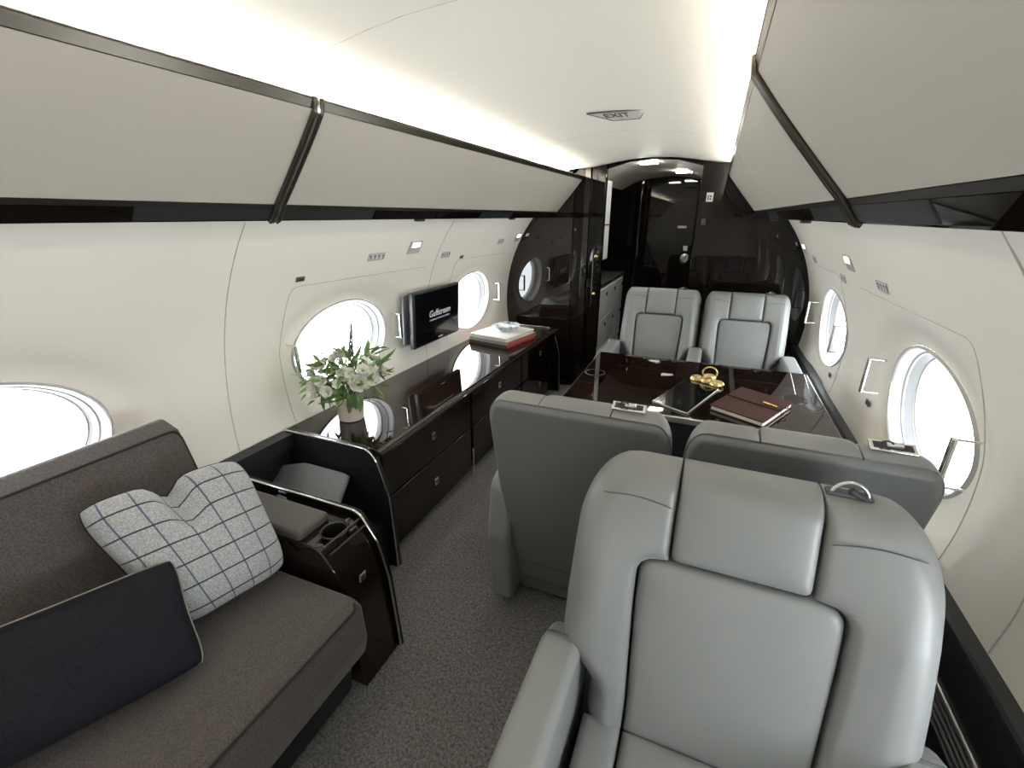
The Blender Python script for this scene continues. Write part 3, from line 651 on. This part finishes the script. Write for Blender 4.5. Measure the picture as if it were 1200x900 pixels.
LEAN = math.radians(16.5)
def make_seat(kx, arms=(-1, 1), belt='loop', arm_off=.30, sr=.17, cw=.183):
    """seat facing local -y, origin on the floor below the crease between cushion and back; kx widens it"""
    t = empty('lounge_chair')
    sl, cl = math.sin(LEAN), math.cos(LEAN); LB = .585; z0 = .395; yb = .108     # waist plane behind the front surface
    def bm_(u, v, h):  # back frame -> local
        bow = .0
        return (u*kx, yb+v*sl-h*cl+bow, z0+v*cl+h*sl)
    def outer(v):
        base = .258+.076*smooth(.07, .17, v)
        top = LB-v; r = sr
        if top < r: base -= .66*(r-math.sqrt(max(0, r*r-(r-top)**2)))
        return base-.008*max(0, v-.25)/.3
    def stepi(v):
        x = cw-(0.013*(1-smooth(0, .35, v)))
        if v > .3885: return .125
        if v > .352: x -= .036-math.sqrt(max(0, .036**2-(v-.352)**2))
        return x
    G = .0022
    Hb = lambda U, V: .104+.030*np.clip((np.abs(U)-.13)/.12, 0, 1)**1.2*np.clip((.56-V)/.2, 0, 1)-.006*np.clip((V-.4)/.18, 0, 1)
    EX = np.concatenate([.352+.036*np.sin(np.linspace(0, PI/2, 10)), [.3888, .3920]])
    b1 = ruled('back_bolster', lambda v: stepi(v)+G, outer, 0, LB, 'ioio', Hb, bm_, 'leather', t, 26, 54, r_out=.062, puff=.006, extra=EX)
    b2 = ruled('back_bolster', lambda v: -outer(v), lambda v: -stepi(v)-G, 0, LB, 'oiio', Hb, bm_, 'leather', t, 26, 54, r_out=.062, puff=.006, extra=EX)
    ruled('headrest', lambda v: -.125+G, lambda v: .125-G, .3915, LB, 'iiio', lambda U, V: .103-.004*np.clip((V-.45)/.1, 0, 1), bm_, 'leather', t, 24, 26, rad=(.014, .014, 0, 0), r_out=.055, puff=.010, puff_r=.03, r_in=.014, drop=.014)
    hwid = lambda v: cw-(0.013*(1-smooth(0, .35, v)))
    ruled('back_cushion', lambda v: -hwid(v)+G, lambda v: hwid(v)-G, 0, .3875, 'iiii', .101, bm_, 'leather', t, 28, 36, rad=(0, 0, .036, .036), puff=.010, puff_r=.05)
    # rear shell reaching down to the floor
    def sh(u, v, h): return (u*kx, yb+v*sl+.001+h*cl, z0+v*cl-h*sl)
    vb = -(z0-.035)/cl
    def so(v): return (outer(v) if v > .25 else .334-.012*smooth(.25, vb, v))-.006
    shell = ruled('rear_shell', lambda v: -so(v), so, vb, LB-.006, 'oooo', .014, sh, 'leather_shell', t, 26, 54, r_out=.014, rad=(.02, .02, 0, 0))
    for v in (vb+.085, vb+.195): tube('stitch_seam', [sh(u, v, .0142) for u in np.linspace(-.28, .28, 10)], .0014, 'stitch', shell, n=6)
    for s in (-1, 1):   # shoulder stitch on the bolsters
        q = [(s*u, .500+.012*math.sin((u-.13)/.17*PI), 0) for u in np.linspace(.135, .27, 12)]
        tube('stitch_seam', [bm_(u, v, (float(Hb(np.array(u), np.array(v)))+.0055)*float(qr(np.array(min(outer(v)-abs(u), 9)), .062))+.0) for u, v, _ in q], .0011, 'stitch', b1 if s > 0 else b2, n=6)
    # seat pan
    def pm(u, v, h): return (u*kx, .02-v, .30+.02*v+h)
    pw = lambda v: .170-.0*v
    ruled('seat_cushion', lambda v: -pw(v)+G, lambda v: pw(v)-G, 0, .50, 'iiio', .135, pm, 'leather', t, 20, 24, puff=.012, r_out=.05)
    ruled('seat_bolster', lambda v: pw(v)+G, lambda v: .252, 0, .50, 'iiio', .142, pm, 'leather', t, 12, 24, puff=.006, r_out=.05)
    ruled('seat_bolster', lambda v: -.252, lambda v: -pw(v)-G, 0, .50, 'iiio', .142, pm, 'leather', t, 12, 24, puff=.006, r_out=.05)
    rbox('seat_frame', (.50*kx, .46, .14), (0, -.22, .225), .02, 'leather_shell', t)
    rbox('swivel_base', (.34*kx, .36, .15), (0, -.18, .077), .02, 'satin_black', t)
    for s in arms:
        prof = rpoly([(.125, .05), (.155, .36), (.120, .56), (.03, .605), (-.42, .600), (-.47, .55), (-.45, .05)], [.03, .1, .06, .05, .04, .06, .03], 7)
        a = prism('armrest', prof, 'x', s*arm_off-.044, s*arm_off+.044, 'leather', t, .026, 5, 60)
        tube('stitch_seam', [(s*arm_off+dx, .048, .6005-.010*(abs(dx)/.04)**4) for dx in np.linspace(-.036, .036, 9)], .0011, 'stitch', a, n=6)
    if belt == 'loop':
        lr = .030 if kx == 1 else .014; cx = .165; p = bm_(cx, LB-.006, .040)
        pts = [(p[0]+lr*math.cos(a), p[1]-.006, p[2]-.002+lr*1.1*math.sin(a)) for a in np.linspace(-.15, PI+.15, 15)]
        lp = tube('belt_guide', pts, .0032, 'steel', t, n=8)
        rbox('belt_strap', (.075*kx, .022, .010), (p[0], p[1], p[2]+.0035), .004, 'stitch', lp)
        rbox('belt_tongue', (.030, .016, .012), (p[0]+.012, p[1]-.004, p[2]+.008), .004, 'ink', lp, (0, .5, 0))
    else:
        cx = belt[1]; p = Vector(bm_(cx, LB, .050)); ex = Vector((1, 0, 0)); ey = Vector((0, -cl, sl)); ez = Vector((0, sl, cl))
        M = frame(p+ez*.0015, ex, ey, ez)
        o = rbox('belt_pocket', (.088, .034, .006), (0, 0, 0), .002, 'chrome', t); o.data.transform(M)
        q = rbox('pocket_recess', (.074, .022, .006), (0, 0, .0012), .002, 'ink', o); q.data.transform(M)
        q = rbox('belt_buckle', (.030, .012, .010), (-.004, 0, .006), .003, 'steel', o, (0, .25, .1)); q.data.transform(M)
        q = tube('belt_loop', [(.012+.012*math.cos(a), 0, .004+.012*math.sin(a)) for a in np.linspace(0, PI, 9)], .002, 'ink', o, n=6); q.data.transform(M)
    return t
s = make_seat(1.0, arm_off=.315); s.location = (.618, .675, 0)
tag(s, 'grey leather armchair standing alone across the aisle from the sofa, front side showing', 'chair', 'grey leather lounge chairs')
K = .80
for (x, y, rz, arms, belt, lab) in (
    (.200, 1.375, PI, (1,), ('pocket', -.175), 'grey leather chair beside the aisle with its back to the plaid pillow, facing the table'),
    (.752, 1.375, PI, (-.96,), ('pocket', -.20), 'grey leather chair backed against the lone armchair, on the window side of the table'),
    (.200, 3.235, 0, (-1, .93), 'loop', 'pale grey leather chair beyond the table, on its aisle side, before the bulkhead'),
    (.748, 3.235, 0, (.96,), 'loop', 'pale grey leather chair beyond the table, on its window side, before the bulkhead')):
    s = make_seat(K, arms, belt, .288, .09, .200); s.location = (x, y, 0); s.rotation_euler = (0, 0, rz)
    tag(s, lab, 'chair', 'grey leather lounge chairs')

# ================================================================== TABLE and what lies on it
TX0, TX1, TY0, TY1, TZ = -.045, 1.012, 1.785, 2.590, .70
tb = empty('conference_table', ((TX0+TX1)/2, (TY0+TY1)/2, 0), 0, 'glossy dark ebony conference table between the grey chairs', 'table')
ox, oy = tb.location.x, tb.location.y
rbox('tabletop', (TX1-TX0-.012, TY1-TY0-.012, .030), (0, 0, TZ-.015), .003, 'ebony_x', tb)
for sy in (-1, 1): rbox('edge_trim', (TX1-TX0, .010, .026), (0, sy*((TY1-TY0)/2-.004), TZ-.017), .004, 'steel', tb)
for sx in (-1, 1): rbox('edge_trim', (.010, TY1-TY0-.02, .026), (sx*((TX1-TX0)/2-.004), 0, TZ-.017), .004, 'bronze', tb)
for y in (2.03, 2.36): tube('leaf_seam', [(TX0+.01-ox, y-oy, TZ-.0007), (TX1-.01-ox, y-oy, TZ-.0007)], .0010, 'ink', tb, n=6)
rbox('pedestal', (.30, .34, .62), (.05, 0, .35), .03, 'satin_black', tb)
rbox('pedestal_foot', (.5, .5, .04), (.05, 0, .02), .015, 'satin_black', tb)
for cx, cy in ((.019, 2.19), (.905, 2.17)):
    pts = [(cx-ox+.048*math.cos(a), cy-oy+.048*math.sin(a), TZ+.0006) for a in np.linspace(0, 2*PI, 41)[:-1]]
    rg = tube('cup_holder_ring', pts, .0020, 'bronze', tb, closed=True, n=8)
    lathe('cup_holder_lid', [(.046, 0), (.046, .0015), (.0, .0015)], (cx-ox, cy-oy, TZ), 'gloss_black', rg, 36, cap=False)
for dx in (-.03, .03): tube('inlay_bead', [(.945+dx-ox, 2.24-oy, TZ+.0004), (.965+dx-ox, 2.57-oy, TZ+.0004)], .0014, 'steel', tb, n=6)

def quad_slab(name, pts, z0, z1, m, parent, bev=.004, seg=3):
    org = parent.location if parent else Vector()
    return prism(name, rpoly([(p[0]-org[0], p[1]-org[1]) for p in pts], .008, 4), 'z', z0-org[2], z1-org[2], m, parent, bev, seg)
t = empty('tablet', (.46, 2.03, TZ), 0, 'black tablet lying on the dark table beside the brown notebook', 'tablet')
tp = [(.335, 1.895), (.482, 1.815), (.600, 2.165), (.452, 2.245)]
quad_slab('tablet_body', tp, TZ+.0005, TZ+.007, 'steel', t, .002)
quad_slab('tablet_screen', [(.3385, 1.897), (.4805, 1.819), (.5965, 2.163), (.4535, 2.2405)], TZ+.0065, TZ+.0082, 'tablet', t, .0005)
t = empty('notebook', (.725, 2.0, TZ), 0, 'brown leather notebook with a wrapped strap on the dark table', 'notebook')
nb = [(.562, 1.905), (.752, 1.795), (.882, 2.065), (.690, 2.185)]
def insn(pts, f):
    c = (sum(p[0] for p in pts)/4, sum(p[1] for p in pts)/4); return [(c[0]+(p[0]-c[0])*f, c[1]+(p[1]-c[1])*f) for p in pts]
quad_slab('cover', nb, TZ+.0005, TZ+.004, 'notebook', t, .001)
quad_slab('pages', insn(nb, .965), TZ+.004, TZ+.019, 'paper', t, .001)
quad_slab('cover', nb, TZ+.019, TZ+.0245, 'notebook', t, .002)
st = tube('strap', [(.632-.725, 2.052-2.0, .006), (.626-.725, 2.056-2.0, .0255), (.72-.725, 1.99-2, .0262), (.822-.725, 1.935-2.0, .0255), (.826-.725, 1.932-2.0, .004)], .0042, 'strap', t, n=8, flat=.4, flat_dir=(0.3, .5, 1))
tube('strap_toggle', [(.765-.725, 2.0-2.0, .030), (.812-.725, 1.962-2.0, .031)], .0042, 'brass', st, n=8)
tube('strap_tail', [Vector(p) for p in bez((.80-.725, 1.955-2, .029), (.86-.725, 1.96-2, .028), (.852-.725, 1.995-2, .027), 8)], .002, 'strap', st, n=6)
# gold ornament: three hammered discs tied to a ring
t = empty('gold_ornament', (.545, 2.25, TZ), 0, 'gold ornament of round hammered discs and a ring on the table', 'ornament'); t.scale = (.85, .85, .85)
for k, (dx, dy, r, dz) in enumerate(((-.052, .012, .036, 0), (.0, -.012, .038, .004), (.050, -.040, .038, 0), (.012, .045, .034, .006))):
    lathe('gold_disc', [(r*.80, .002), (r, .008), (r*1.02, .016), (r*.86, .026), (r*.55, .030), (r*.30, .026), (.0, .025)], (dx, dy, dz), 'gold', t, 30, cap=False, wave=.04, waves=9)
tube('gold_ring', [(.012+.038*math.cos(a), .05, .044+.034*math.sin(a)) for a in np.linspace(0, 2*PI, 33)[:-1]], .0042, 'gold', t, closed=True, n=8)

# ================================================================== MONITOR
t = empty('wall_monitor', (-1.075, 2.435, .70), 0, 'black flat monitor mounted on the wall between two round windows', 'monitor')
tilt = math.radians(3)
def TM(o): o.data.transform(Matrix.Rotation(tilt, 4, 'Y')); return o
TM(rbox('monitor_case', (.032, .53, .335), (.0, 0, .170), .008, 'satin_black', t))
scr = TM(rbox('screen', (.003, .508, .312), (.0168, 0, .170), .001, 'screen', t))
TM(rbox('bezel_side', (.026, .010, .335), (-.002, -.264, .170), .004, 'ledge', t))
TM(rbox('mount_plate', (.03, .16, .20), (-.035, .0, .18), .004, 'satin_black', t))
TM(rbox('grey_backing', (.012, .50, .30), (-.052, -.03, .17), .004, 'leather_inset', t))  # grey board behind the monitor case, reaching just past its near edge
MT = Matrix.Rotation(tilt, 4, 'Y') @ frame((.0186, .015, .185), (0, 1, 0), (0, 0, 1), (1, 0, 0))
text('screen_lettering', 'Gulfstream', .056, MT, 'screen_text', scr, .0002, shear=.25, space=1.0)
text('screen_tagline', 'A GENERAL DYNAMICS COMPANY', .0135, Matrix.Rotation(tilt, 4, 'Y') @ frame((.0186, .015, .148), (0, 1, 0), (0, 0, 1), (1, 0, 0)), 'screen_text', scr, .0002, space=1.15)
TM(rbox('power_mark', (.001, .05, .004), (.0186, .02, .026), 0, 'screen_text', scr))

# ================================================================== BOOKS AND BOWL
def book(z, w, d, h, c, rz, m_cover, m_pages, label, zoff=0):
    b = empty('book', (c[0], c[1], z), rz, label, 'book', 'books stacked on the credenza')
    rbox('cover', (w, d, .003), (0, 0, .0015), .001, m_cover, b); rbox('cover', (w, d, .003), (0, 0, h-.0015), .001, m_cover, b)
    rbox('spine', (w, .004, h), (0, -d/2+.002, h/2), .0015, m_cover, b)
    rbox('pages', (w-.010, d-.010, h-.006), (0, 0, h/2), .001, m_pages, b)
    return b
bc = (-.895, 3.08); zz = .5625
book(zz, .345, .39, .022, bc, -.2, 'book_brown', 'book_red', 'dark brown book with red edges at the bottom of the stack'); zz += .0222
book(zz, .345, .39, .021, (bc[0]+.002, bc[1]+.004), -.2, 'book_grey', 'book_red', 'grey book with red edges in the middle of the stack'); zz += .0212
book(zz, .33, .375, .024, (bc[0]-.003, bc[1]+.004), -.2, 'book_cream', 'paper', 'cream book on top of the stack below the glass bowl'); zz += .0242
bw = lathe('glass_bowl', [(.045, 0), (.05, .003), (.085, .022), (.108, .042), (.104, .044), (.080, .027), (.045, .009), (.0, .008)], (0, 0, 0), 'bowl_glass', None, 48, cap=False, wave=.035, waves=10)
bw.location = (-.885, 3.12, zz); tag(bw, 'blue and white glass bowl with wavy rim on the books', 'bowl')

# ================================================================== FLOWERS
vx, vy, vz_ = -.962, 1.495, .5625
v = lathe('flower_vase', [(.050, 0), (.056, .004), (.060, .05), (.064, .105), (.062, .106), (.057, .05), (.05, .01), (.0, .01)], (0, 0, 0), 'vase', None, 40, cap=False); v.location = (vx, vy, vz_)
tag(v, 'pale beige round vase holding flowers on the credenza end', 'vase')
bq = empty('flower_bouquet', (vx, vy, vz_+.02), 0, 'white and green flower bouquet with a tall spire in the vase', 'flowers'); bq.scale = (1.2, 1.2, 1.1)
rnd = random.Random(11)
def leaf_mesh(L, W, curl):
    V = []; F = []; n = 6
    for i in range(n+1):
        s = i/n; wd = W*math.sin(PI*min(1, s*.92+.06))**.8*(1-.25*s); z = -curl*s*s*L
        V += [(-wd/2, s*L, z+.12*wd), (0, s*L, z-.02*wd), (wd/2, s*L, z+.12*wd)]
    for i in range(n):
        for k in range(2): F.append((3*i+k, 3*i+k+1, 3*i+k+4, 3*i+k+3))
    me = bpy.data.meshes.new('leaf'); me.from_pydata(V, [], F)
    for p in me.polygons: p.use_smooth = True
    return me
LM = []
for L, W, c, mm in ((.075, .030, .5, 'leaf'), (.06, .020, .3, 'leaf_pale'), (.10, .026, .8, 'leaf'), (.05, .028, .2, 'leaf_pale'), (.045, .016, .4, 'leaf')):
    me = leaf_mesh(L, W, c); me.materials.append(MATS[mm]); LM.append(me)
def bloom_mesh(R, layers):
    V = []; F = []; mi = []
    for li in range(layers):
        n = 6; rr = R*(1-.26*li); lift = .25+.30*li
        for p in range(n):
            a0 = 2*PI*p/n+li*.52; b = len(V)
            for i in range(5):
                s = i/4
                for k in range(-2, 3):
                    wdt = rr*.62*math.sin(PI*(.12+.80*s))*k/2; rad = rr*(.12+s*.88); hz = rr*(lift*s**1.1+.35*s*s*(1+li*.5))-.12*abs(k)/2*rr*.6+ .02*rr*math.sin(5*s+p)
                    ca, sa = math.cos(a0), math.sin(a0); V.append((rad*ca-wdt*sa, rad*sa+wdt*ca, hz))
            for i in range(4):
                for k in range(4): F.append((b+i*5+k, b+i*5+k+1, b+(i+1)*5+k+1, b+(i+1)*5+k)); mi.append(0)
    b = len(V); n = 10     # core
    for i in range(4):
        for k in range(n):
            a = 2*PI*k/n; r = R*.22*math.cos(i/3*PI/2*.98); V.append((r*math.cos(a), r*math.sin(a), R*(.30+.22*math.sin(i/3*PI/2))))
    for i in range(3):
        for k in range(n): F.append((b+i*n+k, b+i*n+(k+1) % n, b+(i+1)*n+(k+1) % n, b+(i+1)*n+k)); mi.append(1)
    me = bpy.data.meshes.new('bloom'); me.from_pydata(V, [], F); me.materials.append(MATS['petal']); me.materials.append(MATS['petal_core'])
    for p, q in zip(me.polygons, mi): p.use_smooth = True; p.material_index = q
    return me
BM_ = [bloom_mesh(.036, 3), bloom_mesh(.030, 2), bloom_mesh(.044, 3), bloom_mesh(.018, 2)]
def put(me, name, p, d, roll, sc):
    o = bpy.data.objects.new(name, me); COL.objects.link(o); o.parent = bq; o.location = p
    q = Vector(d).to_track_quat('Y' if name == 'leaf' else 'Z', 'Z' if name == 'leaf' else 'Y'); o.rotation_mode = 'QUATERNION'
    from mathutils import Quaternion
    o.rotation_quaternion = q @ Quaternion((0, 1, 0) if name == 'leaf' else (0, 0, 1), roll); o.scale = (sc,)*3
    return o
CEN = Vector((.01, -.005, .16))
def dome(el, az, R): return Vector((math.cos(el)*math.cos(az)*R*.86, math.cos(el)*math.sin(az)*R*1.0, math.sin(el)*R*.80))
for k in range(42):
    el = math.asin(rnd.uniform(-.05, 1)); az = 2*PI*(k*.381966 % 1); d = dome(el, az, rnd.uniform(.105, .15)); me = BM_[[0, 1, 2, 3, 0, 1, 3, 0][k % 8]]
    p = CEN+d; dd = d.normalized(); put(me, 'bloom', p, dd+Vector((rnd.uniform(-.3, .3), rnd.uniform(-.3, .3)-.2, .2)), rnd.uniform(0, 6), rnd.uniform(.5, .85))
    b0 = Vector((rnd.uniform(-.02, .02), rnd.uniform(-.02, .02), .05)); tube('stem', [b0, (b0+p)/2+Vector((0, 0, .02)), p], .0018, 'stem', bq, n=5)
for k in range(285):
    el = math.asin(rnd.uniform(-.55, .95)); az = rnd.uniform(0, 2*PI); R = rnd.uniform(.05, .155); d = dome(el, az, R); p = CEN+d
    put(LM[k % 5], 'leaf', p, d.normalized()+Vector((rnd.uniform(-.7, .7), rnd.uniform(-.7, .7), rnd.uniform(-.5, .4))), rnd.uniform(0, 6.28), rnd.uniform(.45, .85))
for k in range(9):   # trailing leaves over the rim
    az = rnd.uniform(3.3, 6.0); p = Vector((.062*math.cos(az), .062*math.sin(az), .115)); put(LM[[0, 2, 3][k % 3]], 'leaf', p, (math.cos(az)*.5, math.sin(az)*.5, -1), rnd.uniform(-.6, .6), rnd.uniform(.8, 1.1))
tube('spire_stem', [(.02, .0, .12), (.035, .0, .30), (.045, .01, .38)], .002, 'stem', bq, n=5)
V = []; 
for k in range(46):
    s = k/45; a = k*2.4; r = .009*(1-s*.8); c = Vector((.033+.014*s, .0+.01*s, .25+.14*s)); o = lathe('spire_bud', [(.001, -.007), (.0055*(1-.5*s), 0), (.001, .007)], (c.x+r*math.cos(a), c.y+r*math.sin(a), c.z), 'spire', bq, 6)

# ================================================================== SMALL WALL FITTINGS
def wall_frame(sx, y, z, off=0):
    """matrix: X along the wall (as read from inside), Y up the wall, Z into the cabin"""
    dz = .01; t = Vector((sx*(WX(z+dz)-WX(z-dz)), 0, 2*dz)).normalized(); xx = Vector((0, -sx*-1, 0)) if False else Vector((0, 1 if sx < 0 else -1, 0))
    nn = xx.cross(t).normalized(); p = Vector((sx*WX(z), y, z))+nn*off
    return frame(p, xx, t, nn)
def reading_light(sx, y, z, label):
    t = empty('reading_light', (sx*WX(z), y, z), 0, label, 'light', 'wall reading lights'); M = Matrix.Translation((-sx*WX(z), -y, -z)) @ wall_frame(sx, y, z)
    a = rbox('light_housing', (.11, .075, .008), (0, 0, .002), .003, 'frame_white', t); a.data.transform(M)
    b = rbox('light_lens', (.070, .028, .006), (0, .015, .006), .003, 'lamp_glow', t); b.data.transform(M)
    c = rbox('light_shutter', (.09, .006, .008), (0, -.030, .005), .002, 'frame_white', t); c.data.transform(M)
def pictogram(sx, y, z, n, label, wd=.12):
    t = empty('pictogram_sign', (sx*WX(z), y, z), 0, label, 'sign', 'wall pictogram signs'); M = Matrix.Translation((-sx*WX(z), -y, -z)) @ wall_frame(sx, y, z)
    a = rbox('sign_plate', (wd, .042, .004), (0, 0, .001), .0015, 'sign_plate', t); a.data.transform(M)
    r = tube('sign_border', [(x, yy, .0032) for x, yy in ((-wd/2+.003, -.018), (wd/2-.003, -.018), (wd/2-.003, .018), (-wd/2+.003, .018))], .0012, 'sign_icon', t, closed=True, n=4); r.data.transform(M)
    for k in range(n):
        x = -wd/2+(k+.5)*wd/n
        i1 = rbox('icon', (wd/n*.45, .008, .001), (x, .006, .0034), 0, 'sign_icon', a); i1.data.transform(M)
        i2 = rbox('icon', (wd/n*.22, .022, .001), (x+wd/n*.12, -.002, .0036), 0, 'sign_icon', a); i2.data.transform(M)
reading_light(-1, 2.19, 1.29, 'lit wall reading light above the monitor, on the credenza side')
reading_light(-1, 3.68, 1.285, 'lit wall reading light beside the bulkhead, on the credenza side')
reading_light(1, 2.44, 1.26, 'lit wall reading light above the table, on the armchair side')
reading_light(1, 3.62, 1.25, 'lit wall reading light beside the bulkhead, on the armchair side')
pictogram(-1, 1.88, 1.262, 4, 'wide pictogram sign above the flowers on the wall', .125)
pictogram(-1, 2.57, 1.222, 4, 'pictogram sign above the far edge of the monitor', .10)
pictogram(-1, 3.36, 1.266, 3, 'small pictogram sign above the books on the wall', .095)
pictogram(1, 2.66, 1.170, 3, 'narrow pictogram sign past the reading light on the armchair side wall', .085)
pictogram(1, 2.02, 1.215, 4, 'wide pictogram sign on the wall above the large round window by the chairs', .125)
pictogram(1, 3.36, 1.20, 3, 'small pictogram sign on the wall near the bulkhead, armchair side', .085)
for sx, y, z, lab in ((-1, 1.42, 1.205, 'small grey socket on the wall above the flowers'), (-1, 2.80, 1.19, 'small dark socket on the wall above the monitor'), (1, 2.19, .72, 'small grey jack plate on the wall below the shade handle'), (1, 2.82, .64, 'small dark jack plate on the wall by the far table corner')):
    t = empty('jack_plate', (sx*WX(z), y, z), 0, lab, 'socket', 'wall jacks'); M = Matrix.Translation((-sx*WX(z), -y, -z)) @ wall_frame(sx, y, z)
    a = rbox('plate', (.045, .022, .005), (0, 0, .001), .002, 'gasket', t); a.data.transform(M)
    b = rbox('socket', (.026, .008, .003), (0, 0, .0035), .001, 'ink', t); b.data.transform(M)
